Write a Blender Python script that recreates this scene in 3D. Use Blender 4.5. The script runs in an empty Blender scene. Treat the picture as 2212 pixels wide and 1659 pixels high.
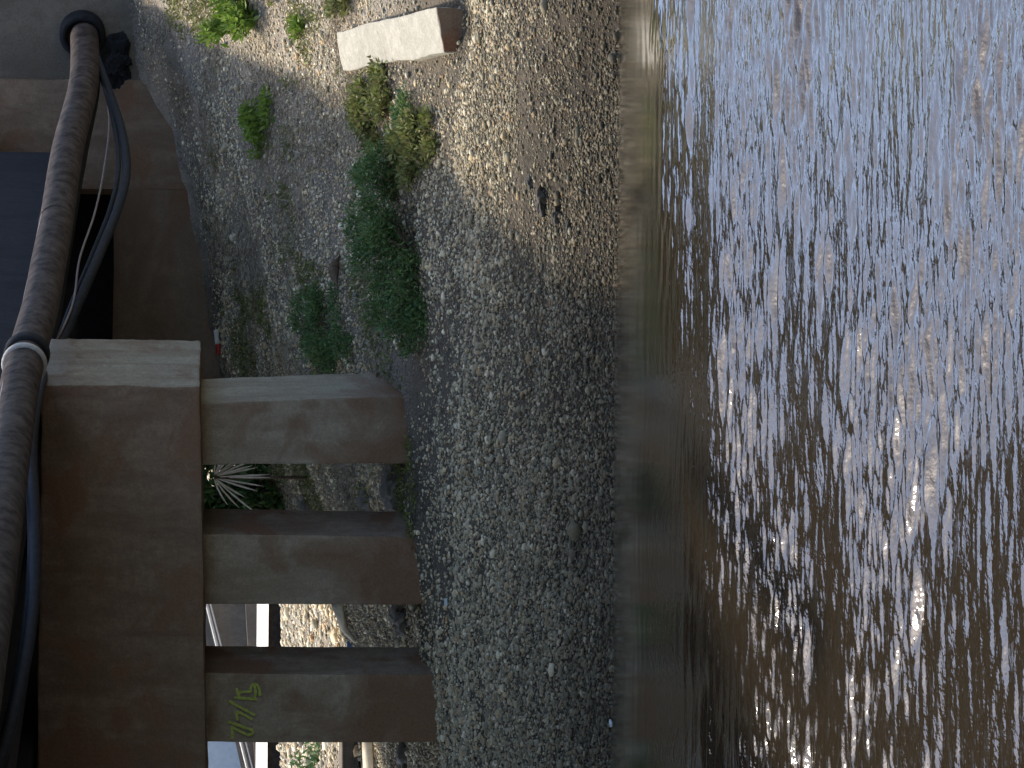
import bpy, bmesh, math, random
import numpy as np
from mathutils import Vector, Matrix
random.seed(7); rng = np.random.default_rng(11)
scene = bpy.context.scene

# ------------------------------------------------------------------ camera
EYE = 2.0; F = 6000.0; CU, CV = 829.5, 1106.0; HOR = 480.0
PITCH = math.atan((CV-HOR)/F); ROLL = math.radians(0.4)
fw = Vector((0, math.cos(PITCH), -math.sin(PITCH)))
rt0 = Vector((1, 0, 0)); up0 = Vector((0, math.sin(PITCH), math.cos(PITCH)))
rt = rt0*math.cos(ROLL) + up0*math.sin(ROLL)
up = up0*math.cos(ROLL) - rt0*math.sin(ROLL)
cam_pos = Vector((0, 0, EYE))
cd = bpy.data.cameras.new('camera'); cam = bpy.data.objects.new('camera', cd)
scene.collection.objects.link(cam); scene.camera = cam
# the photograph was taken with the camera turned on its side: image right is world down
cx, cy, cz = -up, rt, -fw
cam.matrix_world = Matrix(((cx.x, cy.x, cz.x, 0), (cx.y, cy.y, cz.y, 0), (cx.z, cy.z, cz.z, EYE), (0, 0, 0, 1)))
cd.sensor_width = 36; cd.lens = 36*F/2212; cd.clip_start = 0.1; cd.clip_end = 3000

# ------------------------------------------------------------------ light
SUN_EL, SUN_AZ = math.radians(66), math.radians(-48)       # azimuth from +Y towards +X
w = bpy.data.worlds.new('World'); scene.world = w; w.use_nodes = True
nt = w.node_tree; bg = nt.nodes['Background']
sky = nt.nodes.new('ShaderNodeTexSky'); sky.sky_type = 'NISHITA'; sky.sun_disc = False
sky.sun_elevation = SUN_EL; sky.sun_rotation = SUN_AZ; sky.air_density = 1.0; sky.dust_density = 2.4
nt.links.new(sky.outputs[0], bg.inputs[0]); bg.inputs[1].default_value = 0.15
sd = bpy.data.lights.new('sun', 'SUN'); sd.energy = 2.7; sd.angle = math.radians(5); sd.color = (1.0, 0.91, 0.77)
so = bpy.data.objects.new('sun', sd); scene.collection.objects.link(so)
sdir = Vector((math.sin(SUN_AZ)*math.cos(SUN_EL), math.cos(SUN_AZ)*math.cos(SUN_EL), math.sin(SUN_EL)))
so.rotation_euler = sdir.to_track_quat('Z', 'Y').to_euler()
scene.view_settings.view_transform = 'Standard'; scene.view_settings.look = 'None'
scene.view_settings.exposure = 1.15; scene.view_settings.gamma = 1
scene.render.engine = 'CYCLES'

# ------------------------------------------------------------------ helpers
def ray(U, V):
    return fw + rt*((U-CU)/F) + up*((CV-V)/F)
def P(U, V, y):
    d = ray(U, V); return cam_pos + d*(y/d.y)
def link(o, parent=None):
    scene.collection.objects.link(o)
    if parent: o.parent = parent
    return o
def tag(o, label=None, cat=None, group=None, kind=None):
    if label: o['label'] = label
    if cat: o['category'] = cat
    if group: o['group'] = group
    if kind: o['kind'] = kind
    return o
def empty(name, label, cat, loc=(0, 0, 0), group=None):
    o = bpy.data.objects.new(name, None); o.location = loc; link(o); tag(o, label, cat, group)
    return o
def mesh_obj(name, verts, faces, mat, parent=None, smooth=False):
    me = bpy.data.meshes.new(name)
    off = Vector(parent.location) if parent and parent.type == 'EMPTY' else Vector((0, 0, 0))
    if parent and parent.type == 'MESH' and parent.parent: off = Vector(parent.parent.location)
    me.from_pydata([tuple(Vector(v)-off) for v in verts], [], faces); me.materials.append(mat)
    if smooth: me.polygons.foreach_set('use_smooth', [True]*len(me.polygons))
    me.update()
    return link(bpy.data.objects.new(name, me), parent)
def bulk(name, V, Fc, mat, parent=None, smooth=False):
    """fast mesh from numpy arrays; faces all of one size"""
    me = bpy.data.meshes.new(name); n = len(Fc); k = Fc.shape[1]
    V = np.asarray(V, np.float32)
    if parent is not None: V = V - np.array(parent.location, np.float32)
    me.vertices.add(len(V)); me.vertices.foreach_set('co', V.ravel())
    me.loops.add(n*k); me.loops.foreach_set('vertex_index', Fc.astype(np.int32).ravel())
    me.polygons.add(n); me.polygons.foreach_set('loop_start', np.arange(0, n*k, k, dtype=np.int32))
    me.polygons.foreach_set('loop_total', np.full(n, k, np.int32))
    if smooth: me.polygons.foreach_set('use_smooth', np.ones(n, bool))
    me.update(calc_edges=True); me.validate(); me.materials.append(mat)
    return link(bpy.data.objects.new(name, me), parent)
def vnoise(x, y, seed=0):
    x = np.asarray(x, float); y = np.asarray(y, float)
    xi = np.floor(x).astype(np.int64); yi = np.floor(y).astype(np.int64); fx = x-xi; fy = y-yi
    fx = fx*fx*(3-2*fx); fy = fy*fy*(3-2*fy)
    def h(a, b):
        n = (a*374761393 + b*668265263 + seed*974634777) & 0xFFFFFFFF
        n = ((n ^ (n >> 13))*1274126177) & 0xFFFFFFFF
        return ((n ^ (n >> 16)) & 0xFFFF)/65535.0
    return ((h(xi, yi)*(1-fx)+h(xi+1, yi)*fx)*(1-fy) + (h(xi, yi+1)*(1-fx)+h(xi+1, yi+1)*fx)*fy)*2-1
def sst(a, b, t):
    t = np.clip((t-a)/(b-a), 0, 1); return t*t*(3-2*t)

# hexahedron from 8 corners (bottom 4 then top 4, counter-clockwise from above), edges worn
def hexa(name, c, mat, parent=None, bev=0.012, wob=0.004, cuts=6):
    bm = bmesh.new(); vs = [bm.verts.new(v) for v in c]
    for f in ((3, 2, 1, 0), (4, 5, 6, 7), (0, 1, 5, 4), (1, 2, 6, 5), (2, 3, 7, 6), (3, 0, 4, 7)):
        bm.faces.new([vs[i] for i in f])
    bmesh.ops.recalc_face_normals(bm, faces=bm.faces)
    if cuts: bmesh.ops.subdivide_edges(bm, edges=bm.edges[:], cuts=cuts, use_grid_fill=True)
    if bev:
        es = [e for e in bm.edges if len(e.link_faces) == 2 and e.calc_face_angle() > 0.6]
        bmesh.ops.bevel(bm, geom=es, offset=bev, segments=2, affect='EDGES', profile=0.6)
    for v in bm.verts:
        p = v.co
        v.co += Vector((float(vnoise(p.y*3+5, p.z*3+p.x, 1)), float(vnoise(p.x*3, p.z*3, 2)), float(vnoise(p.x*3, p.y*3+p.z, 3))))*wob
        if wob >= .004: v.co += Vector((float(vnoise(p.z*23, p.x*23+p.y*19, 4)), float(vnoise(p.x*21+p.y*9, p.z*21, 5)), float(vnoise(p.x*22, p.y*22, 6))))*.0035
    off = Vector(parent.location) if parent else Vector((0, 0, 0))
    for v in bm.verts: v.co -= off
    me = bpy.data.meshes.new(name); bm.to_mesh(me); bm.free(); me.materials.append(mat)
    return link(bpy.data.objects.new(name, me), parent)
def box(name, lo, hi, mat, parent=None, **k):
    x0, y0, z0 = lo; x1, y1, z1 = hi
    return hexa(name, [(x0, y0, z0), (x1, y0, z0), (x1, y1, z0), (x0, y1, z0), (x0, y0, z1), (x1, y0, z1), (x1, y1, z1), (x0, y1, z1)], mat, parent, **k)
def catmull(pts, n=10):
    pts = [Vector(p) for p in pts]; q = [pts[0]*2-pts[1]] + pts + [pts[-1]*2-pts[-2]]; out = []
    for i in range(1, len(q)-2):
        for k in range(n):
            t = k/n
            out.append(0.5*((2*q[i]) + (q[i+1]-q[i-1])*t + (2*q[i-1]-5*q[i]+4*q[i+1]-q[i+2])*t*t + (3*q[i]-q[i-1]-3*q[i+1]+q[i+2])*t**3))
    out.append(pts[-1]); return out
def tube(name, pts, r, mat, parent=None, seg=14, wob=0.0, caps=True):
    pts = [Vector(p) for p in pts]; V = []; Fc = []; n = len(pts)
    rr = r if callable(r) else (lambda t: r)
    T0 = (pts[1]-pts[0]).normalized(); N = T0.orthogonal().normalized()
    for i, p in enumerate(pts):
        T = (pts[min(i+1, n-1)]-pts[max(i-1, 0)]).normalized()
        N = (N - T*N.dot(T)).normalized(); B = T.cross(N)
        R = rr(i/(n-1))
        for k in range(seg):
            a = 2*math.pi*k/seg
            q = R*(1+wob*float(vnoise(i*0.7, k*1.1+3, 9)))
            V.append(p + (N*math.cos(a)+B*math.sin(a))*q)
    for i in range(n-1):
        for k in range(seg):
            Fc.append((i*seg+k, i*seg+(k+1) % seg, (i+1)*seg+(k+1) % seg, (i+1)*seg+k))
    if caps:
        Fc.append(tuple(range(seg))[::-1]); Fc.append(tuple(range((n-1)*seg, n*seg)))
    return mesh_obj(name, V, Fc, mat, parent, smooth=True)

# ------------------------------------------------------------------ materials
def mat(name, rough=0.9, spec=0.3):
    m = bpy.data.materials.new(name); m.use_nodes = True; n = m.node_tree
    b = n.nodes['Principled BSDF']; b.inputs['Roughness'].default_value = rough; b.inputs['Specular IOR Level'].default_value = spec
    return m, n, b
def node(n, t, **k):
    x = n.nodes.new(t)
    for a, v in k.items():
        if a in x.inputs: x.inputs[a].default_value = v
        else: setattr(x, a, v)
    return x
def ramp(n, src, stops):
    r = n.nodes.new('ShaderNodeValToRGB'); e = r.color_ramp.elements
    while len(e) < len(stops): e.new(0.5)
    for i, (p, c) in enumerate(stops): e[i].position = p; e[i].color = (*c, 1)
    n.links.new(src, r.inputs[0]); return r
def objco(n, scale=(1, 1, 1), rot=(0, 0, 0)):
    tc = n.nodes.new('ShaderNodeNewGeometry'); mp = n.nodes.new('ShaderNodeMapping')
    mp.inputs['Scale'].default_value = scale; mp.inputs['Rotation'].default_value = rot
    n.links.new(tc.outputs['Position'], mp.inputs[0]); return mp.outputs[0]
def mix(n, fac, a, b, mode='MIX'):
    m = n.nodes.new('ShaderNodeMix'); m.data_type = 'RGBA'; m.blend_type = mode
    for s, v in ((0, fac), (6, a), (7, b)):
        if hasattr(v, 'is_output'): n.links.new(v, m.inputs[s])
        elif s == 0: m.inputs[0].default_value = v
        else: m.inputs[s].default_value = (*v, 1)
    return m.outputs[2]
def noise(n, co, scale, detail=6, rough=0.6, dist=0.0):
    x = node(n, 'ShaderNodeTexNoise', Scale=scale, Detail=detail, Roughness=rough, Distortion=dist)
    n.links.new(co, x.inputs['Vector']); return x.outputs['Fac']
def bump(n, b, h, strength=0.3, dist=0.02):
    x = node(n, 'ShaderNodeBump', Strength=strength, Distance=dist); n.links.new(h, x.inputs['Height'])
    n.links.new(x.outputs[0], b.inputs['Normal'])

def concrete(name, base, dirt, rust, mode_scale=1.6, rust_lo=0.5, streak=(1.4, 1.4, 0.35), zrust=None, dirt_lo=.42):
    m, n, b = mat(name, 0.92, 0.2); co = objco(n); cs = objco(n, streak)
    n1 = noise(n, co, 9*mode_scale, 8, .65); n2 = noise(n, cs, 2.3*mode_scale, 7, .62, .6); n3 = noise(n, co, 1.3*mode_scale, 6, .6, .8)
    c = mix(n, ramp(n, n1, [(.35, (0, 0, 0)), (.7, (1, 1, 1))]).outputs[0], [v*.82 for v in base], [v*1.12 for v in base])
    c = mix(n, ramp(n, n2, [(dirt_lo, (0, 0, 0)), (dirt_lo+.2, (1, 1, 1))]).outputs[0], c, dirt)
    rm = ramp(n, n3, [(rust_lo, (0, 0, 0)), (rust_lo+.1, (1, 1, 1))]).outputs[0]
    if zrust:      # splash-zone staining near the foot
        g = n.nodes.new('ShaderNodeSeparateXYZ'); n.links.new(objco(n), g.inputs[0])
        mr = node(n, 'ShaderNodeMapRange'); mr.inputs[1].default_value = zrust[0]; mr.inputs[2].default_value = zrust[1]
        mr.inputs[3].default_value = 0.34; mr.inputs[4].default_value = 0.0; n.links.new(g.outputs[2], mr.inputs[0])
        ad = node(n, 'ShaderNodeMath', operation='ADD'); n.links.new(mr.outputs[0], ad.inputs[0]); n.links.new(n3, ad.inputs[1])
        rm = ramp(n, ad.outputs[0], [(.56, (0, 0, 0)), (.64, (.5, .5, .5)), (.84, (1, 1, 1))]).outputs[0]
    c = mix(n, rm, c, rust)
    fine = noise(n, co, 60, 4, .7)
    c = mix(n, 0.35, c, ramp(n, fine, [(.3, (.25, .25, .25)), (.7, (.75, .75, .75))]).outputs[0], 'OVERLAY')
    n.links.new(c, b.inputs['Base Color'])
    hs = node(n, 'ShaderNodeMath', operation='ADD'); n.links.new(n1, hs.inputs[0]); n.links.new(fine, hs.inputs[1])
    bump(n, b, hs.outputs[0], .5, .012)
    return m
M_pile = concrete('pile_concrete', (.30, .25, .185), (.23, .18, .128), (.17, .10, .06), rust_lo=.6, zrust=(0.7, 1.85))
M_cap = concrete('cap_concrete', (.235, .17, .12), (.17, .115, .08), (.195, .115, .072), rust_lo=.50, streak=(1.5, 1.5, .4))
M_abut = concrete('abutment_concrete', (.215, .155, .11), (.17, .11, .075), (.19, .095, .055), mode_scale=.9, rust_lo=.54, streak=(.4, .4, 1.6))
M_wing = concrete('wing_concrete', (.15, .13, .105), (.11, .092, .073), (.135, .095, .065), mode_scale=.9, rust_lo=.64)
M_gird_shade = concrete('shaded_girder_concrete', (.032, .032, .038), (.022, .022, .027), (.09, .06, .05), rust_lo=.66)  # near-black: deep shade under the deck put into the colour
M_side_lit = concrete('skylit_side_concrete', (.29, .26, .20), (.22, .185, .14), (.17, .10, .065), rust_lo=.56, streak=(2.5, 2.5, .3), zrust=(0.75, 1.25))  # paler unstained concrete, with skylight from the right painted in
M_side_shade = concrete('shaded_side_concrete', (.17, .135, .105), (.11, .082, .062), (.12, .068, .046), rust_lo=.5)  # side shade of the inner piles painted into the colour
M_slab = concrete('pale_concrete', (.41, .39, .33), (.34, .325, .27), (.17, .16, .125), rust_lo=.58)
M_far = concrete('grey_concrete', (.17, .145, .115), (.13, .11, .09), (.10, .085, .07), rust_lo=.6, streak=(1, 1, .4))

def simple(name, c1, c2, scale=20, rough=.7, spec=.3, bmp=.3):
    m, n, b = mat(name, rough, spec); co = objco(n); f = noise(n, co, scale, 6, .65)
    n.links.new(ramp(n, f, [(.35, c1), (.65, c2)]).outputs[0], b.inputs['Base Color'])
    if bmp: bump(n, b, f, bmp, .01)
    return m
M_pipe = simple('corroded_pipe', (.016, .010, .009), (.085, .068, .060), 11, .8, .25, .8)
M_hose = simple('black_hose', (.016, .020, .027), (.03, .035, .043), 30, .7, .25, .1)
M_rubber = simple('black_rubber', (.008, .009, .012), (.02, .022, .026), 25, .8, .2)
M_band = simple('pale_band', (.34, .31, .28), (.48, .45, .42), 40, .6, .4)
M_cable = simple('grey_cable', (.25, .22, .22), (.36, .32, .31), 30, .6, .3)
M_white = simple('white_paint', (.55, .52, .46), (.66, .63, .57), 12, .6, .3)
M_cream = simple('weathered_timber', (.62, .52, .38), (.80, .70, .55), 14, .8, .2)
M_blue = simple('blue_plastic', (.10, .22, .5), (.2, .35, .65), 20, .4, .5, 0)
M_red = simple('red_plastic', (.30, .02, .02), (.42, .05, .04), 20, .5, .4, 0)
M_bwhite = simple('pale_blue_paint', (.40, .47, .52), (.48, .53, .57), 12, .5, .3, 0)
M_dark = simple('dark_shade', (.018, .016, .016), (.04, .034, .03), 12, .95, .1)  # near-black standing in for shade on the far wall and ramp
M_spray = simple('yellow_green_paint', (.25, .29, .05), (.42, .45, .12), 60, .8, .2, 0)
M_twig = simple('bark', (.07, .05, .035), (.15, .11, .08), 30, .9, .1)
M_dry = simple('dry_leaf', (.62, .52, .42), (.85, .76, .66), 25, .8, .2, 0)

def foliage(name, cols, trans=.25):
    m, n, b = mat(name, .6, .3)
    g = n.nodes.new('ShaderNodeNewGeometry'); r = ramp(n, g.outputs['Random Per Island'], [(i/(len(cols)-1), c) for i, c in enumerate(cols)])
    n.links.new(r.outputs[0], b.inputs['Base Color'])
    t = n.nodes.new('ShaderNodeBsdfTranslucent'); n.links.new(r.outputs[0], t.inputs[0])
    ms = n.nodes.new('ShaderNodeMixShader'); ms.inputs[0].default_value = trans
    o = n.nodes['Material Output']; n.links.new(b.outputs[0], ms.inputs[1]); n.links.new(t.outputs[0], ms.inputs[2]); n.links.new(ms.outputs[0], o.inputs[0])
    return m
M_bush = foliage('bush_leaves', [(.055, .12, .038), (.10, .19, .055), (.065, .135, .065), (.14, .23, .07), (.17, .18, .07)])
M_added_hedge = foliage('added_hedge_leaves', [(.02, .05, .018), (.03, .07, .022), (.025, .055, .025)])
M_weed = foliage('weed_leaves', [(.14, .24, .03), (.22, .34, .05), (.10, .18, .03), (.30, .38, .10)], .35)
M_olive = foliage('ground_leaves', [(.16, .19, .05), (.10, .13, .035), (.26, .27, .10), (.14, .12, .05), (.20, .25, .07)], .3)

M_straw = foliage('straw', [(.28, .23, .16), (.40, .34, .25), (.16, .13, .09), (.48, .43, .34), (.10, .085, .065)], .1)
def stones(name, cols, rough=.85):
    m, n, b = mat(name, rough, .3); g = n.nodes.new('ShaderNodeNewGeometry')
    r = ramp(n, g.outputs['Random Per Island'], [(i/(len(cols)-1), c) for i, c in enumerate(cols)])
    co = objco(n); f = noise(n, co, 90, 4, .6)
    c = mix(n, .5, r.outputs[0], ramp(n, f, [(.3, (.3, .3, .3)), (.7, (.72, .7, .66))]).outputs[0], 'OVERLAY')
    # damp and silty near the water: wetness by height above it, with lower-beach shade painted in
    s = n.nodes.new('ShaderNodeSeparateXYZ'); n.links.new(objco(n), s.inputs[0])
    nz = noise(n, co, 2.0, 4, .6); ad = node(n, 'ShaderNodeMath', operation='MULTIPLY_ADD'); ad.inputs[1].default_value = .35
    n.links.new(nz, ad.inputs[0]); n.links.new(s.outputs[2], ad.inputs[2])
    wet = ramp(n, ad.outputs[0], [(.20, (.15, .145, .135)), (.62, (.58, .57, .55)), (.98, (1, 1, 1))])  # wetness and painted lower-beach shade together
    n.links.new(mix(n, 1.0, c, wet.outputs[0], 'MULTIPLY'), b.inputs['Base Color'])
    bump(n, b, f, .4, .004)
    return m
PAL = [(.20, .195, .18), (.32, .31, .285), (.13, .125, .115), (.42, .39, .34), (.24, .225, .20), (.50, .43, .34), (.17, .17, .175), (.36, .35, .33), (.34, .25, .18), (.28, .28, .27), (.66, .63, .57), (.22, .20, .17)]
PAL = [tuple(max(.03, v) for v in c) for c in [((r*1.10-.16)*1.5+.20, (g*1.02-.15)*1.5+.19, (b*.86-.14)*1.5+.160) for r, g, b in PAL]]
M_stone = stones('gravel_stone', PAL)
M_rock = stones('rock', [(.14, .13, .12), (.26, .24, .215), (.20, .19, .18)])

def ground_mat():
    m, n, b = mat('gravelly_soil', .95, .15); co = objco(n)
    v = node(n, 'ShaderNodeTexVoronoi', Scale=46.0, Randomness=1.0); n.links.new(co, v.inputs['Vector'])
    s = n.nodes.new('ShaderNodeSeparateColor'); n.links.new(v.outputs['Color'], s.inputs[0])
    cell = ramp(n, s.outputs[0], [(0, (.12, .11, .085)), (.3, (.23, .205, .165)), (.6, (.32, .285, .225)), (.85, (.18, .165, .145)), (1, (.40, .36, .29))])
    soil = ramp(n, noise(n, co, 5, 8, .7), [(.3, (.24, .20, .155)), (.7, (.42, .36, .28))])
    sel = ramp(n, noise(n, co, 1.7, 6, .65), [(.42, (1, 1, 1)), (.60, (.25, .25, .25))])
    c = mix(n, sel.outputs[0], soil.outputs[0], cell.outputs[0])
    z = n.nodes.new('ShaderNodeSeparateXYZ'); n.links.new(objco(n), z.inputs[0])
    gap = ramp(n, noise(n, co, .9, 4, .6), [(.36, (.6, .58, .56)), (.56, (1, 1, 1))])
    lowz = ramp(n, z.outputs[2], [(.70, (0, 0, 0)), (.95, (1, 1, 1))])
    c = mix(n, 1.0, c, mix(n, lowz.outputs[0], (.55, .53, .50), gap.outputs[0]), 'MULTIPLY')  # lower soil darkened: shade between beach stones put into its colour
    wet = ramp(n, z.outputs[2], [(.10, (.22, .21, .20)), (.45, (.6, .6, .6)), (.95, (1, 1, 1))])
    n.links.new(mix(n, 1.0, c, wet.outputs[0], 'MULTIPLY'), b.inputs['Base Color'])
    inv = node(n, 'ShaderNodeMath', operation='SUBTRACT'); inv.inputs[0].default_value = 1; n.links.new(v.outputs['Distance'], inv.inputs[1])
    bump(n, b, inv.outputs[0], .8, .02); return m
M_ground = ground_mat()

# ------------------------------------------------------------------ terrain
ctrl = []
def cp(U, V, y):
    p = P(U, V, y); ctrl.append((p.x, p.y, p.z))
def cz(x, y, z): ctrl.append((x, y, z))
for x in (-7, -4, -2, 0, 2, 4, 8):
    cz(x, 5, -1.6); cz(x, 9, -1.1); cz(x, 12, -.55)
for U in (-900, -300, 100, 500, 830, 1150, 1500, 1800, 2600):
    cp(U, 1332, 14.1)
for U in (0, 400, 800, 1200, 1600):
    cp(U, 1160, 15.3); cp(U, 1020, 16.8)
cp(830, 905, 18.5); cp(560, 912, 18.4); cp(130, 945, 18.3); cp(-200, 965, 18.2); cp(370, 925, 18.4)
cp(1000, 880, 18.6); cp(1250, 930, 17.9); cp(1500, 985, 17.4); cp(1590, 1018, 17.3); cp(1620, 1018, 17.2); cp(1659, 1010, 17.2); cp(1560, 720, 19.4)
cp(1100, 800, 19.3); cp(900, 790, 19.4); cp(940, 660, 20.9); cp(1250, 640, 20.6); cp(1130, 560, 22)
cp(1659, 275, 24.25); cp(1490, 305, 24.25); cp(1380, 372, 24.25); cp(1240, 410, 24.25); cp(1130, 430, 24.25); cp(930, 455, 24.25)
cp(1560, 480, 21.8); cp(1350, 500, 22.0)
cp(600, 560, 23.6); cp(600, 720, 21.4); cp(480, 770, 21.2)
cp(300, 850, 21.5); cp(40, 890, 21.3); cp(300, 760, 24.5); cp(30, 790, 24.5)
cp(300, 690, 29); cp(30, 700, 29); cp(300, 608, 38); cp(30, 608, 38); cp(600, 520, 30); cp(650, 470, 36)
for x in (-9, -6, -3): cz(x, 44, 1.35)
cz(-8, 22, .9); cz(-8, 30, 1.1); cz(5, 20, 1.6); cz(8, 20, 1.7); cz(6, 24.2, 3.2); cz(9, 24.2, 3.3)
cz(1.6, 25.6, 3.6); cz(2, 28, 3.8); cz(6, 25.4, 3.9); cz(6, 28, 3.9); cz(3, 36, 3.8); cz(8, 40, 3.8); cz(8, 17, .7)
C = np.array(ctrl); A = np.hypot(C[:, None, 0]-C[None, :, 0], C[:, None, 1]-C[None, :, 1])
A = A + np.eye(len(C))*0.02
Pm = np.c_[np.ones(len(C)), C[:, 0], C[:, 1]]
K = np.block([[A, Pm], [Pm.T, np.zeros((3, 3))]]); sol = np.linalg.solve(K, np.r_[C[:, 2], 0, 0, 0])
def base_z(x, y):
    x = np.clip(np.asarray(x, float), -9, 9); y = np.clip(np.asarray(y, float), 5, 44)
    z = sol[-3] + sol[-2]*x + sol[-1]*y
    for i in range(len(C)): z = z + sol[i]*np.hypot(x-C[i, 0], y-C[i, 1])
    lim = .74 + .031*(np.maximum(y, 24)-24); k = sst(-1.5, -2.1, x)*sst(24.2, 25.2, y)
    return z*(1-k) + np.minimum(z, lim)*k
def gz(x, y):
    x = np.asarray(x, float); y = np.asarray(y, float)
    z = base_z(x, y)
    k = sst(13.9, 15.0, y)
    z = z + k*(.030*vnoise(x*1.3, y*1.3, 3) + .022*vnoise(x*3.1, y*3.1, 4) + .012*vnoise(x*8, y*8, 5) + .007*vnoise(x*19, y*19, 6))
    z = z + .01*(1-k)*vnoise(x*2.3, y*2.3, 8)
    return z
def axis(segs):
    out = []
    for a, b, n in segs: out += list(np.linspace(a, b, n, endpoint=False))
    return np.array(out+[segs[-1][1]])
def grid(name, xs, ys, zf, m):
    X, Y = np.meshgrid(xs, ys); Z = zf(X, Y); nx, ny = len(xs), len(ys)
    V = np.c_[X.ravel(), Y.ravel(), Z.ravel()]
    i = (np.arange(ny-1)[:, None]*nx + np.arange(nx-1)[None, :]).ravel()
    return bulk(name, V, np.c_[i, i+1, i+nx+1, i+nx], m, smooth=True)
gx = axis([(-900, -60, 8), (-60, -9, 20), (-9, -3.2, 60), (-3.2, 4.2, 250), (4.2, 9, 50), (9, 60, 20), (60, 900, 8)])
gy = axis([(-600, -10, 8), (-10, 12, 15), (12, 13.8, 30), (13.8, 25, 400), (25, 44, 120), (44, 100, 12), (100, 1500, 8)])
g = grid('ground', gx, gy, gz, M_ground); tag(g, kind='structure')

def hit(U, V, y0=14.0, y1=46):
    d = ray(U, V); ys = np.linspace(y0, y1, 1600); t = ys/d.y
    zs = EYE + d.z*t; below = gz(d.x*t, ys) >= zs
    i = int(np.argmax(below)) if below.any() else 800
    y = ys[i]; x = d.x*t[i]; return Vector((x, y, float(gz(x, y))))

# ------------------------------------------------------------------ water
wx = axis([(-900, -40, 6), (-40, -2.3, 60), (-2.3, 2.4, 400), (2.4, 40, 60), (40, 900, 6)])
wy = axis([(-900, -40, 6), (-40, 6.5, 60), (6.5, 14.3, 1250), (14.3, 20, 30)])
waves = []
for i in range(90):
    L = math.exp(rng.uniform(math.log(.032), math.log(.26))); th = rng.normal(math.pi/2, .25)
    waves.append((2*math.pi/L*math.cos(th), 2*math.pi/L*math.sin(th), rng.uniform(0, 6.28), L))
def water_z(X, Y):
    z = np.zeros_like(X)
    near = np.exp(-((np.clip(X, -3, 3)-X)**2)/4)*np.exp(-((np.clip(Y, 4, 15)-Y)**2)/4)
    streak = vnoise(X*.5+Y*.15, Y*2.6, 21)*.6 + vnoise(X*1.3, Y*7.0, 22)*.4
    yc = 12.1+.36*np.clip(X, -3, 2.5)
    amp = .014 + .986*sst(yc+.6, yc-.5, Y)*(.22+.95*sst(-.4, .4, streak))
    smallamp = sst(yc+.5, yc-.4, Y)*(.35+.65*sst(11.6, 10.4, Y))*(.35+.65*sst(-.4, .35, vnoise(X*1.1+Y*.5, Y*2.1, 23)))
    for kx, ky, ph, L in waves:
        s = .0080*L**1.0
        a = smallamp if L < .12 else amp*.75
        z += a*s*np.sin(kx*X+ky*Y+ph + .8*vnoise(X*2, Y*2, 31))
    return z*near
def water_mat():
    m, n, b = mat('river_water', .04, .5); b.inputs['IOR'].default_value = 1.33; b.inputs['Specular IOR Level'].default_value = 1.0; b.inputs['Coat Weight'].default_value = 1.0; b.inputs['Coat IOR'].default_value = 1.4; b.inputs['Coat Roughness'].default_value = .04
    b.inputs['Base Color'].default_value = (.025, .0185, .011, 1)
    co = objco(n, (1, 1.0, 1)); f = noise(n, co, 26, 3, .55)
    y = n.nodes.new('ShaderNodeSeparateXYZ'); n.links.new(objco(n), y.inputs[0])
    mr = node(n, 'ShaderNodeMapRange'); mr.inputs[1].default_value = 13.2; mr.inputs[2].default_value = 11.5; mr.inputs[3].default_value = .0; mr.inputs[4].default_value = .4
    n.links.new(y.outputs[1], mr.inputs[0])
    rr = node(n, 'ShaderNodeMapRange'); rr.inputs[1].default_value = 13.4; rr.inputs[2].default_value = 12.0; rr.inputs[3].default_value = .11; rr.inputs[4].default_value = .04
    n.links.new(y.outputs[1], rr.inputs[0]); n.links.new(rr.outputs[0], b.inputs['Roughness']); n.links.new(rr.outputs[0], b.inputs['Coat Roughness'])
    x = node(n, 'ShaderNodeBump', Distance=.012); n.links.new(f, x.inputs['Height']); n.links.new(mr.outputs[0], x.inputs['Strength'])
    n.links.new(x.outputs[0], b.inputs['Normal']); n.links.new(x.outputs[0], b.inputs['Coat Normal'])
    return m
tag(grid('water', wx, wy, water_z, water_mat()), kind='structure')

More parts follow.
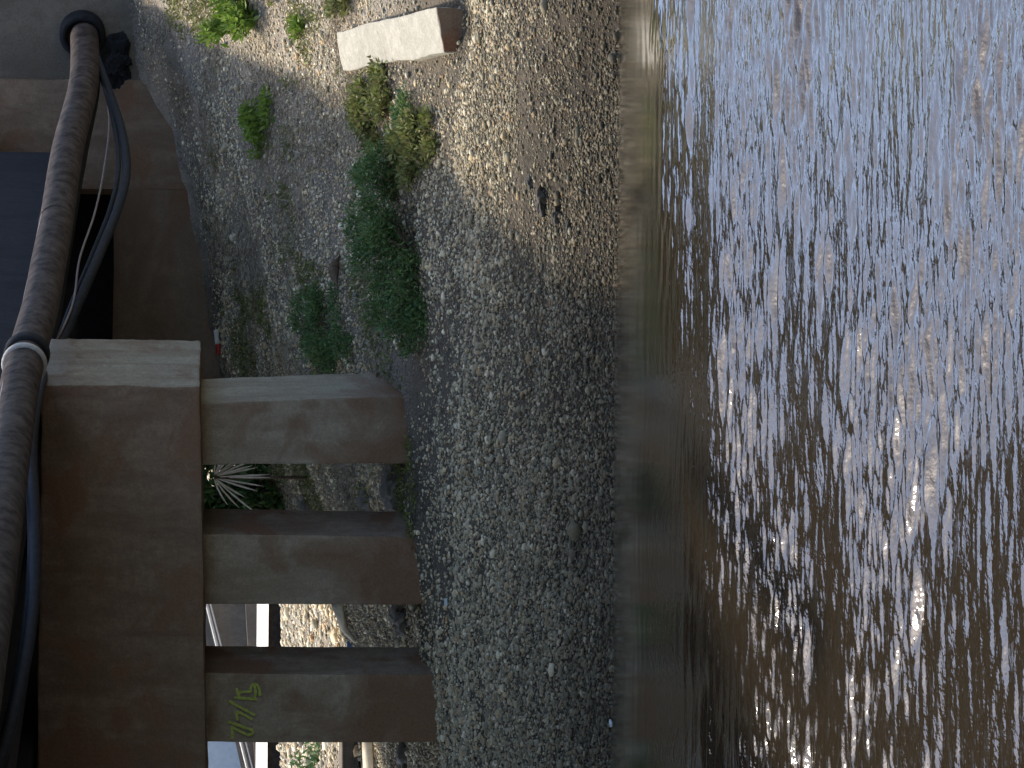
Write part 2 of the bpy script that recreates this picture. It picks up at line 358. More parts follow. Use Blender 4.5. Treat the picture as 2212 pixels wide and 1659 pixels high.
# ------------------------------------------------------------------ gravel (nobody could count it)
ph = (1+5**.5)/2
ICO_V = np.array([(-1, ph, 0), (1, ph, 0), (-1, -ph, 0), (1, -ph, 0), (0, -1, ph), (0, 1, ph), (0, -1, -ph), (0, 1, -ph), (ph, 0, -1), (ph, 0, 1), (-ph, 0, -1), (-ph, 0, 1)])/math.hypot(1, ph)
ICO_F = np.array([(0, 11, 5), (0, 5, 1), (0, 1, 7), (0, 7, 10), (0, 10, 11), (1, 5, 9), (5, 11, 4), (11, 10, 2), (10, 7, 6), (7, 1, 8), (3, 9, 4), (3, 4, 2), (3, 2, 6), (3, 6, 8), (3, 8, 9), (4, 9, 5), (2, 4, 11), (6, 2, 10), (8, 6, 7), (9, 8, 1)])
def pebbles(name, x, y, r, m, sink=.12):
    n = len(x); V = np.repeat(ICO_V[None], n, 0)*(1+rng.uniform(-.28, .28, (n, 12, 1)))
    sc = np.c_[rng.uniform(.8, 1.5, n), rng.uniform(.7, 1.1, n), rng.uniform(.45, .85, n)]
    V = V*(sc*r[:, None])[:, None, :]
    a = rng.uniform(0, 6.28, n); c, s = np.cos(a)[:, None], np.sin(a)[:, None]
    tl = rng.normal(0, .35, n); ct, st = np.cos(tl)[:, None], np.sin(tl)[:, None]
    Y1 = V[:, :, 1]*ct - V[:, :, 2]*st; Z1 = V[:, :, 1]*st + V[:, :, 2]*ct; X1 = V[:, :, 0]
    W = np.stack([X1*c-Y1*s, X1*s+Y1*c, Z1], 2)
    z = gz(x, y)
    W += np.c_[x, y, z + r*sc[:, 2]*(1-2*sink)*.7][:, None, :]
    Fc = (ICO_F[None] + (np.arange(n)*12)[:, None, None]).reshape(-1, 3)
    return bulk(name, W.reshape(-1, 3), Fc, m)
def scatter(n, y0, y1, marg):
    y = y0 + (y1-y0)*rng.random(n)**1.15
    lo = (-60-CU)/F*y - marg; hi = (1720-CU)/F*y + marg
    x = lo + (hi-lo)*rng.random(n)
    return x, y
x, y = scatter(220000, 13.85, 25.2, .25)
dens = .58 + .62*vnoise(x*.9, y*.9, 41) + .25*vnoise(x*2.6, y*2.2, 42) + .25*sst(17.5, 15, y)
k = rng.random(len(x)) < dens
x, y = x[k], y[k]
r = np.clip(np.exp(rng.normal(math.log(.0074), .42, len(x))), .005, .034)
k = ~((y > 24.1) & (x > -1.5)); x, y, r = x[k], y[k], r[k]
cb = rng.random(len(r)) < .0012; r[cb] *= rng.uniform(1.8, 3.2, cb.sum())
tag(pebbles('gravel', x, y, r, M_stone), 'small mixed grey and tan gravel covering the river bank down to the waterline', 'gravel', kind='stuff')

x = rng.uniform(-7.5, -.6, 14000); y = 24.6 + 13.2*rng.random(14000)**1.3
tag(pebbles('gravel', x, y, np.clip(np.exp(rng.normal(math.log(.02), .45, 14000)), .010, .07), M_stone), 'coarse tan rubble and stones on the sunlit ground beyond the piles', 'gravel', kind='stuff')

# ------------------------------------------------------------------ bridge
D = Vector((.375, .927, 0)).normalized()
def along(p, t): return Vector(p) + D*t
def face_quad(p0, p1, z0, z1): pass
bridge = empty('bridge', 'low concrete bridge with brown stained pile cap on square piles at the water edge', 'bridge', (P(824, 433, 18.6).x, 18.6, 0))
# pile cap
cR = P(824, 433, 18.6); cRt = P(824, 90, 18.6); cL = P(-200, 448, 18.0); cLt = P(-200, 78, 18.0)
dep = .86
def cap_corners():
    zb, zt = cR.z, cRt.z; zbl, ztl = cL.z, cLt.z
    return [(cL.x, cL.y, zbl), (cR.x, cR.y, zb), tuple(along((cR.x, cR.y, zb), dep)), tuple(along((cL.x, cL.y, zbl), dep)),
            (cL.x, cL.y, ztl), (cR.x, cR.y, zt), tuple(along((cR.x, cR.y, zt), dep)), tuple(along((cL.x, cL.y, ztl), dep))]
CAP = hexa('pile_cap', cap_corners(), M_cap, bridge, bev=.02, wob=.006, cuts=30)
def front_y(U, setb=.22):      # distance of the pile fronts along the cap
    return 18.6 + (U-824)*(.6/1024) + setb
def side_face(o, m):       # skylight and shade on the outward side painted as separate colours
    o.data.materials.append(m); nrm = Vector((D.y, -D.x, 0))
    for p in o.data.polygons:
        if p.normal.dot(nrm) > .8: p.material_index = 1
def pile(Ur, Ul, Urb, Ulb, Vb, depth=.42, side=None):
    yr, yl = front_y(Ur), front_y(Ul)
    def col(U, Vz, y): return P(U, Vz, y)
    tr, tl = P(Ur, 438, yr), P(Ul, 440, yl); br, bl = P(Urb, Vb, yr), P(Ulb, Vb, yl)
    ztop = cR.z - .001 + .0
    ztop = max(cR.z, cL.z) + .03
    zbot = -.6
    def ext(t, b, z):
        s = (z-t.z)/(b.z-t.z); return t + (b-t)*s
    c = []
    for z in (zbot, ztop):
        L = ext(tl, bl, z); R = ext(tr, br, z)
        c += [tuple(L), tuple(R), tuple(along(R, depth)), tuple(along(L, depth))]
    o = hexa('pile', c, M_pile, bridge, bev=.016, wob=.005, cuts=30)
    side_face(o, side); return o
side_face(CAP, M_side_lit)
pile(787, 653, 804, 656, 890, .45, M_side_lit)
pile(504, 351, 499, 353, 912, .42, M_side_shade)
p3 = pile(204, 54, 202, 56, 942, .40, M_side_shade)
# spray-painted date on the third pile
def spray(strokes):
    V = []; Fc = []
    for st in strokes:
        st = [(680+a/6.146, 2130+b/6.146) for a, b in st]
        q = []
        for (sx, sy) in st:
            U = (2448-sy)/1.4756; Vv = sx/1.4756; q.append(P(U, Vv, front_y(U)-.007))
        q = catmull(q, 6) if len(q) > 2 else [q[0].lerp(q[1], t/6) for t in range(7)]
        n0 = len(V)
        for i, p in enumerate(q):
            t = (q[min(i+1, len(q)-1)]-q[max(i-1, 0)]).normalized(); s = t.cross(Vector((0, -1, 0))).normalized()
            hw = .0085*(1+.25*float(vnoise(i*.9, n0, 5)))
            V += [p+s*hw, p-s*hw]
        for i in range(len(q)-1): Fc.append((n0+2*i, n0+2*i+1, n0+2*i+3, n0+2*i+2))
    o = mesh_obj('painted_marking', V, Fc, M_spray)
    o.modifiers.new('solid', 'SOLIDIFY').thickness = .002
    o.parent = p3; o.location = -Vector(bridge.location)
    return o
spray([[(370, 1385), (370, 1130)], [(375, 1140), (450, 1200), (680, 1310)], [(670, 1310), (760, 1280), (775, 1215)], [(280, 1045), (480, 1110), (775, 1215)],
       [(478, 1025), (452, 850)], [(452, 850), (560, 890), (770, 1000)], [(310, 640), (560, 780), (820, 920)],
       [(410, 570), (640, 590), (860, 610)], [(455, 390), (480, 480), (510, 570)], [(500, 475), (620, 460), (740, 455)],
       [(730, 460), (745, 350), (820, 305), (890, 380), (920, 535)], [(800, 330), (830, 440), (810, 590)]])
# girders and deck, running along D over the cap
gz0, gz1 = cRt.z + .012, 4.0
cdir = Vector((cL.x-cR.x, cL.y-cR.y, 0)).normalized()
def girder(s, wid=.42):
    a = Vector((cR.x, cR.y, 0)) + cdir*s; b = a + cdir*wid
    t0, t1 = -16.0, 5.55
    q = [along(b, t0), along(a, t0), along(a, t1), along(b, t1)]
    return hexa('girder', [(v.x, v.y, gz0) for v in q] + [(v.x, v.y, gz1) for v in q], M_gird_shade, bridge, bev=.02, wob=.003, cuts=8)
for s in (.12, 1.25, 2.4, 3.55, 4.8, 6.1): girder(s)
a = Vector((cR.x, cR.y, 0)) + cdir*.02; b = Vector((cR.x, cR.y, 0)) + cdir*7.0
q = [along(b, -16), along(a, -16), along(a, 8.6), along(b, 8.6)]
hexa('deck', [(v.x, v.y, gz1+.003) for v in q] + [(v.x, v.y, gz1+.28) for v in q], M_gird_shade, bridge, bev=.02, wob=.004, cuts=8)
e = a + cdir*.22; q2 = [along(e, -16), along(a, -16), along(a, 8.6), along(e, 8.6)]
hexa('added_parapet', [(v.x, v.y, gz1+.285) for v in q2] + [(v.x, v.y, gz1+.7) for v in q2], M_gird_shade, bridge, bev=.02, wob=.004, cuts=6)  # unseen, added to keep sky out of the left water

# abutment and wing wall
YA = 24.25
ab = empty('abutment', 'brown stained concrete abutment wall half buried in gravel behind the piles', 'wall', (1.5, YA, 0))
xw = P(1250, 300, YA).x
box('beam_seat', (-.55, YA, .6), (xw-.002, YA+.75, P(1100, 245, YA).z), M_abut, ab, bev=0, wob=.006, cuts=8)
box('back_wall', (-.55, YA+.752, .5), (xw+.3, YA+1.1, 3.99), M_gird_shade, ab, bev=0, wob=.004, cuts=4)  # recess shade carried by the near-black wall colour
box('added_left_beam', (-5.2, YA+.01, 2.22), (-.553, YA+.75, 2.98), M_abut, ab, bev=.015, wob=.006, cuts=6)  # unseen leftward run, added to block sun and low sky beneath the deck
box('back_wall', (-5.2, YA+.755, 2.25), (-.555, YA+1.1, 3.99), M_gird_shade, ab, bev=0, wob=.004, cuts=4)  # upper part of the same added run, blocking light
xv = P(1486, 300, YA).x
box('cheek_wall', (xw, YA+.001, .6), (xv, YA+.75, 3.96), M_cap, ab, bev=0, wob=.006, cuts=8)
box('wing_wall', (xv, YA, .6), (9.0, YA+.75, 3.97), M_wing, ab, bev=0, wob=.01, cuts=14)

# ------------------------------------------------------------------ pipe, hose and cables
pipe = empty('pipe', 'corroded dark brown utility pipe slung beside the bridge, disappearing into the wall', 'pipe', tuple(P(1588, 185, YA)))
pr = .121
cl = [P(1600, 178, YA+.5), P(1588, 182, YA-.02), P(1480, 181, 23), P(1334, 146, 21.3), P(1180, 122, 20), P(1080, 103, 19.15), P(1000, 88, 18.5), P(870, 52, 17.45), P(760, 32, 16.6), P(560, 4, 15.1), P(250, -40, 13), P(-300, -130, 10)]
cl2 = catmull(cl, 10)
tube('pipe_body', cl2, pr, M_pipe, pipe, seg=32, wob=0)
def ring(name, U, V, y, d, r, wdt, m, par, thick=.012):
    c = P(U, V, y); N = d.orthogonal().normalized(); B = d.cross(N); Vv = []; Fc = []; S = 32
    prof = [(-wdt, r-.02), (-wdt, r+thick*.6), (-wdt*.6, r+thick), (wdt*.6, r+thick), (wdt, r+thick*.6), (wdt, r-.02)]
    for k in range(S):
        an = 6.28318*k/S; q = N*math.cos(an)+B*math.sin(an)
        for (t, rr) in prof: Vv.append(c + d*t + q*rr)
    n = len(prof)
    for k in range(S):
        for j in range(n): Fc.append((k*n+j, k*n+(j+1) % n, ((k+1) % S)*n+(j+1) % n, ((k+1) % S)*n+j))
    return mesh_obj(name, Vv, Fc, m, par, smooth=True)
dpipe = (P(870, 52, 17.45)-P(1000, 88, 18.5)).normalized()
ring('coupling', 893, 58, 17.62, dpipe, pr+.004, .055, M_rubber, pipe, .018)
ring('clamp_band', 872, 52.6, 17.46, dpipe, pr+.004, .022, M_band, pipe, .016)
ring('pipe_joint', 1180, 122, 20.0, dpipe, pr, .012, M_pipe, pipe, .006)
ring('wall_sleeve', 1586, 178, YA-.03, (P(1588, 182, YA)-P(1480, 181, 23)).normalized(), pr+.04, .10, M_rubber, pipe, .035)
# supports: strap hangers down from the deck overhang
hg = P(1240, 130, 20.5)
def hose_pts(lst): return catmull([P(*t) for t in lst], 12)
h = tube('hose', hose_pts([(1602, 165, YA+.1), (1590, 178, 24.0), (1545, 203, 23.6), (1470, 232, 23.2), (1380, 262, 22.6), (1290, 273, 21.8), (1210, 255, 21.2), (1110, 215, 20.6), (1010, 172, 20.1), (925, 135, 19.7), (860, 100, 19.0), (800, 82, 18.2), (700, 68, 17.4), (600, 72, 16.9), (500, 76, 16.5), (400, 75, 16.2), (300, 66, 15.9), (200, 48, 15.6), (60, 14, 15.2), (-150, -60, 14.6)]), .035, M_hose)
tag(h, 'thick blue-black rubber hose sagging below the brown pipe', 'hose')
h2 = tube('hose', hose_pts([(1598, 160, YA+.1), (1560, 195, 23.9), (1480, 222, 23.3), (1390, 246, 22.7), (1300, 256, 21.9), (1215, 240, 21.4), (1110, 200, 20.8), (1010, 158, 20.3), (925, 125, 19.8), (860, 94, 19.1), (790, 72, 18.3), (700, 60, 17.5), (600, 62, 17.0), (500, 66, 16.6), (400, 62, 16.3), (300, 52, 16.0), (200, 36, 15.7), (60, 2, 15.3), (-150, -80, 14.7)]), .018, M_hose)
tag(h2, 'thinner dark hose running just above the thick blue-black one', 'hose')
c1 = tube('cable', hose_pts([(1545, 166, 24.1), (1480, 163, 23.2), (1400, 150, 22.0), (1330, 125, 21.2), (1200, 92, 20.0), (1060, 62, 19.0), (950, 38, 18.0), (840, 10, 17.0), (700, -20, 16.0)]), .0075, M_cable)
tag(c1, 'thin pale cable following the upper edge of the brown pipe', 'cable')
c2 = tube('cable', hose_pts([(1500, 222, 23.8), (1400, 236, 23.2), (1300, 226, 22.4), (1200, 205, 21.3), (1100, 172, 20.5), (1000, 156, 20.0), (900, 110, 19.5), (820, 70, 18.8), (700, 50, 17.8), (560, 44, 17.0), (340, 0, 15.8)]), .008, M_cable)
tag(c2, 'thin tan cable between the brown pipe and the sagging hoses', 'cable')
c3 = tube('conduit', hose_pts([(1570, 186, 24.05), (1480, 205, 23.5), (1330, 178, 22.2), (1180, 150, 21.0), (1050, 128, 20.2), (950, 112, 19.7), (850, 72, 18.9), (700, 30, 17.6), (560, 0, 16.6)]), .045, M_rubber)
tag(c3, 'black conduit tucked under the brown pipe beside the abutment', 'conduit')
# black lump standing in for the dark cavity below the sleeve
def lump(name, c, rad, m, seed, parent=None, sub=3, amp=.35, freq=4.0):
    bm = bmesh.new(); bmesh.ops.create_icosphere(bm, subdivisions=sub, radius=1)
    off = Vector(parent.location) if parent else Vector(c)
    for v in bm.verts:
        p = v.co; n_ = float(vnoise(p.x*freq*.5+seed, p.y*freq*.5+p.z*1.7, seed)) + .5*float(vnoise(p.x*freq+p.z*2, p.y*freq+seed, seed+1))
        q = p*(1+amp*n_); v.co = Vector((q.x*rad[0], q.y*rad[1], q.z*rad[2])) + Vector(c) - off
    me = bpy.data.meshes.new(name); bm.to_mesh(me); bm.free(); me.materials.append(m)
    o = link(bpy.data.objects.new(name, me), parent)
    if not parent: o.location = c
    return o
o = lump('cavity_lump', P(1530, 248, YA+.02), (.20, .10, .13), M_rubber, 3, amp=.45, sub=4, freq=7)
tag(o, 'black lump standing in for the dark cavity under the pipe end', 'cavity_lump')

# ------------------------------------------------------------------ concrete slab on the bank
def slab():
    n0, n1 = P(1552, 1392/1.4756, 17.55), P(1646, 20/1.4756*0+942, 17.4)
    f0, f1 = P(1504, 740, 19.25), P(1591, 729, 19.15)
    n0 = P(1544, 955, 17.5); n1 = P(1645, 941, 17.4)
    th = Vector((0, .03, -.20))
    top = [n0, n1, f1, f0]; bot = [p+th for p in top]
    return hexa('concrete_slab', [tuple(v) for v in bot] + [tuple(v) for v in top], M_slab, None, bev=.014, wob=.014, cuts=24)
sl = slab()
tag(sl, 'pale oblong concrete block lying up the gravel slope, its end face dark', 'concrete block')

n0, n1 = P(1547, 957.5, 17.5), P(1642.5, 944, 17.4); dn = Vector((0, .03, -.17)); ov = Vector((.0, -.012, 0)); bk = Vector((0, .02, 0))
ef = [n0+ov+dn, n1+ov+dn, n1+ov+dn+bk, n0+ov+dn+bk, n0+ov, n1+ov, n1+ov+bk, n0+ov+bk]
hexa('shaded_dirty_end', [tuple(v) for v in ef], M_abut, sl, bev=.003, wob=.006, cuts=5)  # dark plate: shade on the block end, plus stains, put into colour

# ------------------------------------------------------------------ plants
def leaves(name, centers, n, L, W, m, parent=None, upb=.4, sm=1.0):
    """n leaves spread round clump centres (x,y,z,rx,ry,rz)"""
    cs = np.array(centers); wts = (cs[:, 3]*cs[:, 4]*cs[:, 5])**.6; idx = rng.choice(len(cs), n, p=wts/wts.sum())
    c = cs[idx]; u = rng.normal(size=(n, 3)); u /= np.linalg.norm(u, axis=1)[:, None]
    p = c[:, :3] + u*c[:, 3:]*(rng.random(n)**.45)[:, None]*(1+.25*rng.normal(size=(n, 1)))
    g_ = gz(p[:, 0], p[:, 1]); p[:, 2] = np.maximum(p[:, 2], g_ + .01)
    d = rng.normal(size=(n, 3)) + u*.8; d[:, 2] += upb; d /= np.linalg.norm(d, axis=1)[:, None]
    s = np.cross(d, rng.normal(size=(n, 3))); s /= np.linalg.norm(s, axis=1)[:, None]
    nn = np.cross(d, s); l = (L*rng.uniform(.6, 1.35, n))[:, None]; w_ = (W*rng.uniform(.6, 1.3, n))[:, None]
    V = np.stack([p, p+d*l*.45+s*w_*.5+nn*l*.05, p+d*l, p+d*l*.45-s*w_*.5+nn*l*.05], 1).reshape(-1, 3)
    Fc = np.arange(n*4).reshape(-1, 4)
    return bulk(name, V, Fc, m, parent)
def stems(name, root, tips, m, parent, r=.006):
    bmv = []; bmf = []
    for t in tips:
        t = Vector(t); mid = (root+t)/2 + Vector((random.uniform(-.04, .04), random.uniform(-.04, .04), .03))
        pts = catmull([root, mid, t], 4); n0 = len(bmv)
        for i, p in enumerate(pts):
            rr = r*(1-.7*i/(len(pts)-1))
            for k in range(5): bmv.append(p + Vector((math.cos(k*1.2566)*rr, math.sin(k*1.2566)*rr, 0)))
        for i in range(len(pts)-1):
            for k in range(5): bmf.append((n0+i*5+k, n0+i*5+(k+1) % 5, n0+(i+1)*5+(k+1) % 5, n0+(i+1)*5+k))
    return mesh_obj(name, bmv, bmf, m, parent, smooth=True)
def plant(name, label, cat, U, V, lobes, n, L, W, m, group=None, r=.006, upb=.4):
    root = hit(U, V); e = empty(name, label, cat, tuple(root), group); cs = []
    for (dx, dy, dz, rx, ry, rz) in lobes:
        for q in range(5):
            j = Vector((random.uniform(-1, 1)*rx, random.uniform(-1, 1)*ry, random.uniform(-.8, .9)*rz))*.75
            x_, y_ = root.x+dx+j.x, root.y+dy+j.y; s = random.uniform(.3, .62)
            cs.append((x_, y_, float(gz(x_, y_))+dz+j.z, rx*s, ry*s, rz*s))
    leaves('foliage', cs, n, L, W, m, e, upb)
    stems('stems', root, [(c[0], c[1], c[2]) for c in cs], M_twig, e, r)
    return e
plant('shrub', 'long dark green shrub spreading along the gravel right of the nearest pile', 'shrub', 1110, 900,
      [(-.42, .15, .17, .26, .25, .2), (-.08, .1, .18, .3, .25, .22), (.25, .15, .17, .28, .25, .2), (.5, .3, .13, .25, .25, .15), (-.25, -.02, .08, .3, .16, .12), (.05, .3, .2, .3, .2, .15), (.78, .25, .05, .2, .25, .07), (.95, .1, .04, .2, .25, .06)], 14000, .036, .012, M_bush, r=.008)
plant('shrub', 'lower dark green sprawling shrub higher up the bank, beside the pile cap end', 'shrub', 955, 715,
      [(-.1, 0, .1, .22, .3, .15), (.15, .1, .09, .2, .3, .13), (.0, .3, .08, .2, .3, .1), (.0, -.4, .05, .3, .3, .07)], 4200, .036, .013, M_bush)
plant('weed', 'broad olive green weed patch at the foot of the pale concrete block', 'weed', 1425, 850,
      [(-.1, -.2, .03, .25, .35, .045), (.1, .1, .03, .22, .35, .045), (-.25, -.6, .03, .15, .35, .04), (.0, .55, .03, .25, .3, .045), (.1, .3, .03, .2, .3, .04)], 5200, .045, .022, M_olive)
plant('weed', 'trailing olive green weed between the concrete block and the long shrub', 'weed', 1335, 900,
      [(0, 0, .06, .2, .3, .08), (-.1, .3, .07, .22, .3, .08)], 1900, .045, .018, M_olive)
plant('weed', 'small bright green weed alone on the shaded gravel slope', 'weed', 1385, 575,
      [(0, 0, .09, .16, .14, .1), (-.12, .1, .05, .14, .14, .06), (.12, -.1, .04, .12, .2, .05)], 750, .06, .024, M_weed)
plant('weed', 'large yellow-green weed at the right edge of the bank near the wall', 'weed', 1640, 545,
      [(0, 0, .13, .2, .2, .17), (-.12, .1, .22, .16, .2, .15), (.2, 0, .2, .2, .2, .2)], 1400, .07, .03, M_weed)
plant('weed', 'tiny bright green sprig between the block and the yellow-green weed', 'weed', 1590, 655,
      [(0, 0, .06, .08, .08, .08)], 160, .06, .022, M_weed)
plant('weed', 'low green weed hugging the gravel just above the concrete block', 'weed', 1655, 735,
      [(0, 0, .05, .12, .3, .05)], 420, .045, .02, M_olive)
# dead fronds in the shade under the bridge
def fronds(U, V, y, label):
    c = P(U, V, y); Vv = []; Fc = []; e = empty('dead_frond', label, 'dry plant', (c.x, c.y, float(gz(c.x, c.y))))
    angs = [-165, -150, -138, -127, -112, -101, -92, -83, -75, -66, -60, -52, -46, -36, -30, -22, -12, -4]
    for i, a in enumerate(angs):
        a = math.radians(a+random.uniform(-4, 4)); Ln = random.uniform(.22, .42)
        d = Vector((-abs(math.cos(a)) if i > 40 else math.cos(a)*1, random.uniform(-.35, .1), math.sin(a))).normalized()
        s = d.cross(Vector((0, 1, .2))).normalized(); n0 = len(Vv); w0 = .0065
        for t, ww in ((0.08, .4), (.4, 1), (.75, 1.1), (1, .15)):
            p = c + d*Ln*t + Vector((0, 0, -.06*t*t)); Vv += [p+s*w0*ww, p-s*w0*ww]
        for k in range(3): Fc.append((n0+2*k, n0+2*k+1, n0+2*k+3, n0+2*k+2))
    o = mesh_obj('leaves', Vv, Fc, M_dry, e); o.modifiers.new('s', 'SOLIDIFY').thickness = .003
    tube('stalk', [Vector((c.x, c.y+.05, float(gz(c.x, c.y))-.03)), c], .014, M_twig, e, seg=8)
fronds(628, 462, 22.2, 'pale dead fan-shaped frond in the dark gap between the first two piles')
plant('weed', 'dark weedy growth behind the pile nearest the bank', 'weed', 610, 600,
      [(.05, .1, .1, .4, .2, .25), (-.1, .5, .3, .4, .2, .35), (-.5, .6, .3, .3, .2, .35), (.3, .7, .4, .4, .2, .35), (-.2, .9, .45, .6, .2, .35)], 9000, .10, .035, M_bush)
# dry bract beside the shrub
b0 = hit(1075, 745)
br = tube('stick', catmull([b0+Vector((.12, .1, .03)), b0+Vector((.0, .0, .08)), b0+Vector((-.14, -.12, .05))], 8), lambda t: .004+.035*math.sin(math.pi*min(1, t*1.02))**2, M_twig, seg=8, wob=.2)
tag(br, 'dry brown curled leaf stalk lying above the dark green shrub', 'dry leaf')

# sparse tufts, seedlings and dry straw over the upper bank (nobody could count them)
def cover(name, n, y0, y1, L, W, m, label, cat, thr, seed, flat, xlo=-1.5):
    y = rng.uniform(y0, y1, n); x = rng.uniform(xlo, 4.2, n)
    d_ = vnoise(x*1.6, y*1.3, seed) + .6*vnoise(x*5, y*4, seed+1) + .25*rng.random(n)
    k = (d_ > thr) & (x > (-60-CU)/F*y) & (y < 24.1); x, y = x[k], y[k]; n = len(x)
    p = np.c_[x, y, gz(x, y)+.004+rng.random(n)*.02]
    d = rng.normal(size=(n, 3)); d[:, 2] = np.abs(d[:, 2])*(1-flat)+.05; d /= np.linalg.norm(d, axis=1)[:, None]
    s_ = np.cross(d, rng.normal(size=(n, 3))); s_ /= np.linalg.norm(s_, axis=1)[:, None]
    l = (L*rng.uniform(.5, 1.5, n))[:, None]; w_ = (W*rng.uniform(.6, 1.4, n))[:, None]
    V = np.stack([p, p+d*l*.5+s_*w_*.5, p+d*l, p+d*l*.5-s_*w_*.5], 1).reshape(-1, 3)
    tag(bulk(name, V, np.arange(n*4).reshape(-1, 4), m), label, cat, kind='stuff')
cover('low_plants', 60000, 18.6, 24.0, .045, .014, M_olive, 'sparse grey green seedlings and tufts over the upper gravel bank', 'ground cover', .62, 51, .3)
cover('dry_straw', 60000, 19.0, 24.0, .075, .006, M_straw, 'dry straw and dead stems strewn over the upper gravel bank', 'ground cover', .22, 61, .75)

# ------------------------------------------------------------------ rocks and litter
def rock(U, V, s, label, flat=.6, m=None, cat='rock', name='rock'):
    p = hit(U, V); seed = int(U*7+V) % 97
    o = lump(name, p+Vector((0, 0, s*flat*.25)), (s*1.25, s*.9, s*flat), m or M_rock, seed, amp=.42, freq=4.2, sub=4)
    return tag(o, label, cat)
rock(1225, 1175, .055, 'dark grey rock at the edge of the sunlit gravel, larger of a close pair')
rock(1190, 1205, .04, 'smaller dark grey rock of a close pair in the shaded gravel')
rock(1165, 1232, .03, 'flat dark stone between the close pair of rocks and the water')
rock(1262, 1150, .035, 'small brown rock right of the close pair of dark rocks')
rock(1010, 775, .05, 'grey stone tucked beneath the dark green shrubs', .7)
rock(330, 872, .09, 'dark boulder in the shade between second and third pile', .7)
rock(600, 850, .09, 'dark boulder in the shade between first and second pile', .7)
rock(575, 800, .09, 'smaller shaded rock behind the boulder between the first two piles', .7)
rock(560, 668, .10, 'grey rock on the slope between the first two piles', .6)
rock(20, 880, .10, 'shaded boulder at the left edge behind the third pile', .7)
def chunk(U, V, dims, m, name, label, cat, rz=0.0, lift=0.0, tilt=0.0):
    p = hit(U, V); hx, hy, hz = [d/2 for d in dims]; bm = bmesh.new()
    bmesh.ops.create_cube(bm, size=2)
    for v in bm.verts: v.co = Vector((v.co.x*hx, v.co.y*hy, v.co.z*hz))
    bmesh.ops.subdivide_edges(bm, edges=bm.edges[:], cuts=2, use_grid_fill=True)
    bmesh.ops.bevel(bm, geom=[e for e in bm.edges if e.calc_face_angle(0) > .6], offset=min(dims)*.12, segments=2, affect='EDGES')
    for v in bm.verts: v.co += Vector((random.uniform(-1, 1), random.uniform(-1, 1), random.uniform(-1, 1)))*min(dims)*.06
    me = bpy.data.meshes.new(name); bm.to_mesh(me); bm.free(); me.materials.append(m)
    o = link(bpy.data.objects.new(name, me)); o.location = p + Vector((0, 0, hz*.8+lift)); o.rotation_euler = (tilt, 0, rz)
    return tag(o, label, cat)
chunk(561, 566, (.13, .12, .14), M_white, 'foam_block', 'small white foam block under the dead frond between the piles', 'foam', .2)
chunk(575, 640, (.05, .04, .03), M_white, 'litter', 'tiny white scrap between the first two piles below the foam block', 'litter', .2)
chunk(258, 762, (.12, .08, .05), M_blue, 'litter', 'blue plastic scrap on sunlit gravel between second and third pile', 'litter', .5)
chunk(97, 1322, (.05, .02, .012), M_bwhite, 'litter', 'pale blue plastic scrap at the waterline below the third pile', 'litter', 1.2)
chunk(358, 968, (.05, .03, .02), M_bwhite, 'litter', 'pale scrap lying at the foot of the second pile', 'litter', .2)
# small bottle behind the cap end
bt = hit(915, 478, 19, 26); be = empty('bottle', 'small white bottle with red end lying by the pile cap end', 'bottle', tuple(bt+Vector((0, 0, .03))))
b1 = Vector(be.location); ax = Vector((-1, -.2, -.12)).normalized()
tube('bottle_body', [b1-ax*.13, b1-ax*.125, b1-ax*.02, b1+ax*.0], lambda t: .012 if t < .05 else .022, M_white, be, seg=12)
tube('bottle_cap', [b1+ax*.001, b1+ax*.01, b1+ax*.08, b1+ax*.09], lambda t: .024 if t < .9 else .015, M_red, be, seg=12)

# ------------------------------------------------------------------ far side seen between the piles
YS = 38
sw = empty('seawall', 'low seawall with bright white coping far behind the piles', 'wall', (-4, YS, 1))
x0, x1 = P(-700, 560, YS).x, P(700, 560, YS).x
zt, zm, zb = P(200, 555, YS).z, P(200, 579, YS).z, .7
hexa('coping', [(x0, YS-.05, zm), (x1, YS-.05, zm), (x1, YS+.5, zm), (x0, YS+.5, zm), (x0, YS+.30, zt), (x1, YS+.30, zt), (x1, YS+.5, zt), (x0, YS+.5, zt)], M_white, sw, bev=0, wob=.004, cuts=6)
box('wall_face', (x0, YS+.02, zb), (x1, YS+.30, zm-.002), M_dark, sw, bev=0, wob=.003, cuts=4)  # wall shade under the coping put into the colour
YR = 41
rp = empty('ramp', 'grey concrete ramp with slanting pale handrail beyond the white coping', 'ramp', (-4, YR, 1))
def slanted(name, U0, Vt0, Vb0, U1, Vt1, Vb1, y, th, m, par):
    a, b, c, d = P(U0, Vb0, y), P(U1, Vb1, y), P(U0, Vt0, y), P(U1, Vt1, y); t = Vector((0, th, 0))
    return hexa(name, [tuple(a), tuple(b), tuple(b+t), tuple(a+t), tuple(c), tuple(d), tuple(d+t), tuple(c+t)], m, par, bev=0, wob=.003, cuts=3)
slanted('ramp_wall', -400, 610, 700, 520, 405, 492, YR, .4, M_far, rp)
slanted('shadow_gap', -400, 605, 700, 520, 480, 700, YR+.1, .25, M_dark, rp)  # dark slab drawn in place of the ledge shadow
slanted('lower_wall', -400, 575, 720, 520, 520, 720, YR-.6, .3, M_far, rp)
slanted('upper_wall', 118, 395, 640, 520, 395, 640, YR+.6, .3, M_far, rp)
tube('handrail', [P(-400, 634, YR-.15), P(520, 405, YR-.15)], .022, M_white, rp, seg=10)
tube('handrail', [P(-400, 648, YR-.15), P(520, 412, YR-.15)], .012, M_white, rp, seg=10)
sh = empty('shed', 'pale blue painted shed wall far behind the third pile', 'shed', (-6, 44, 1))
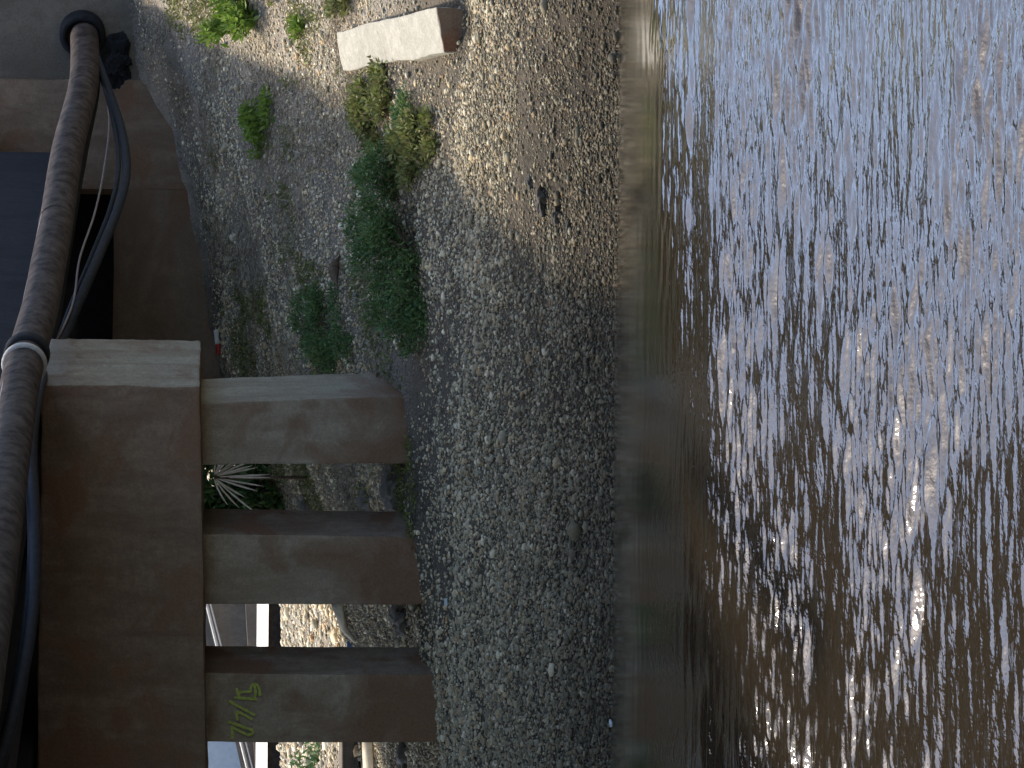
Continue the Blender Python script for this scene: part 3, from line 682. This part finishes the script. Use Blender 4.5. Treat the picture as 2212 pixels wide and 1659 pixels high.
box('wall', (P(-500, 500, 44).x, 44, 1.2), (P(110, 500, 44).x, 44.3, 3.6), M_bwhite, sh, bev=.01, wob=.002, cuts=2)
box('roof', (P(-520, 500, 44).x, 43.8, 3.605), (P(130, 500, 44).x, 46, 3.75), M_far, sh, bev=.01, wob=.002, cuts=2)
# added trees and growth farther back block the sky under the deck
plank = tube('plank', [hit(352, 748, 22, 40)+Vector((0, 0, .07)), hit(300, 760, 22, 40)+Vector((0, 0, .06)), hit(272, 775, 22, 40)+Vector((0, 0, .03))], lambda t: .045*(1-.7*t), M_cream, seg=6, wob=.3)
tag(plank, 'pale tapering driftwood plank on the sunlit gravel between second and third pile', 'plank')
pl2 = tube('timber', [hit(90, 806, 20, 40)+Vector((0, 0, .05)), hit(-60, 812, 20, 40)+Vector((0, 0, .05))], .05, M_cream, seg=6, wob=.1)
tag(pl2, 'cream weathered timber lying beyond the left side of the third pile', 'timber')
chunk(20, 770, (1.0, .5, .16), M_far, 'concrete_block', 'grey concrete block behind the cream timber at the left edge', 'concrete block', .1)
plant('weed', 'dark weeds below the white coping at the far left', 'weed', 20, 690,
      [(0, 0, .12, .4, .3, .2), (-.3, .2, .15, .4, .3, .2)], 900, .07, .03, M_bush)

# ------------------------------------------------------------------ unseen trees added on both sides to block skylight
def added_tree(x, y, h, label, n=2600):
    z0 = float(gz(x, y)) if y > 14 else 0.2
    e = empty('added_tree', label, 'added_tree', (x, y, z0), 'trees added to block sky')
    tube('added_trunk', catmull([Vector((x, y, z0-.5)), Vector((x+.2, y, z0+h*.3)), Vector((x-.1, y+.2, z0+h*.7))], 6), lambda t: .28*(1-.7*t), M_twig, e, seg=10, wob=.1)
    cs = np.array([(x+rng.uniform(-.32, .32)*h, y+rng.uniform(-.32, .32)*h, z0+h*rng.uniform(.25, .95), h*.16, h*.16, h*.13) for _ in range(16)])
    idx = rng.integers(0, 16, n); c = cs[idx]; u = rng.normal(size=(n, 3)); u /= np.linalg.norm(u, axis=1)[:, None]
    p = c[:, :3] + u*c[:, 3:]*(rng.random(n)**.4)[:, None]; d = rng.normal(size=(n, 3)); d /= np.linalg.norm(d, axis=1)[:, None]
    q = np.cross(d, rng.normal(size=(n, 3))); q /= np.linalg.norm(q, axis=1)[:, None]; L = rng.uniform(.35, .8, n)[:, None]
    V = np.stack([p, p+d*L*.5+q*L*.3, p+d*L, p+d*L*.5-q*L*.3], 1).reshape(-1, 3)
    bulk('added_crown', V, np.arange(n*4).reshape(-1, 4), M_bush, e)
for i, (x, y, h) in enumerate([(-16, 52, 11), (-9, 56, 12), (-3, 54, 11), (4, 58, 12)]):  # added beyond the bridge to close off low sky
    added_tree(x, y, h, 'unseen broad green tree added beyond the bridge to block low sky')
for i, (x, y, h) in enumerate([(-26, -14, 14), (-16, -18, 15), (-7, -20, 15), (3, -21, 14), (13, -19, 14), (22, -15, 13)]):  # added behind the camera to cut skylight on the pile fronts
    added_tree(x, y, h, 'unseen tall green tree added behind the viewer to dim the pile fronts')
ob = grid('bank', axis([(-120, 120, 40)]), axis([(-140, -9, 30)]), lambda X, Y: -1+ 1.6*sst(-9, -14, Y)+.3*vnoise(X*.2, Y*.2, 77), M_ground); tag(ob, kind='structure')

he = empty('added_hedge', 'dense dark green hedge added far back to block low sky', 'added_hedge', (-5, 47, 1))
leaves('foliage', [(hx, 47+rng.uniform(-.4, .4), hz, .8, .6, .8) for hx in np.arange(-13, 2.5, .9) for hz in (1.8, 3.2, 4.6, 5.8)], 26000, .34, .18, M_added_hedge, he)  # added foliage row, keeps bright sky out of the calm water
stems('stems', Vector((-5, 47, .9)), [(-9, 47, 4), (-6, 47, 5), (-3, 47, 4), (0, 47, 4)], M_twig, he, .05)  # stems of the added hedge
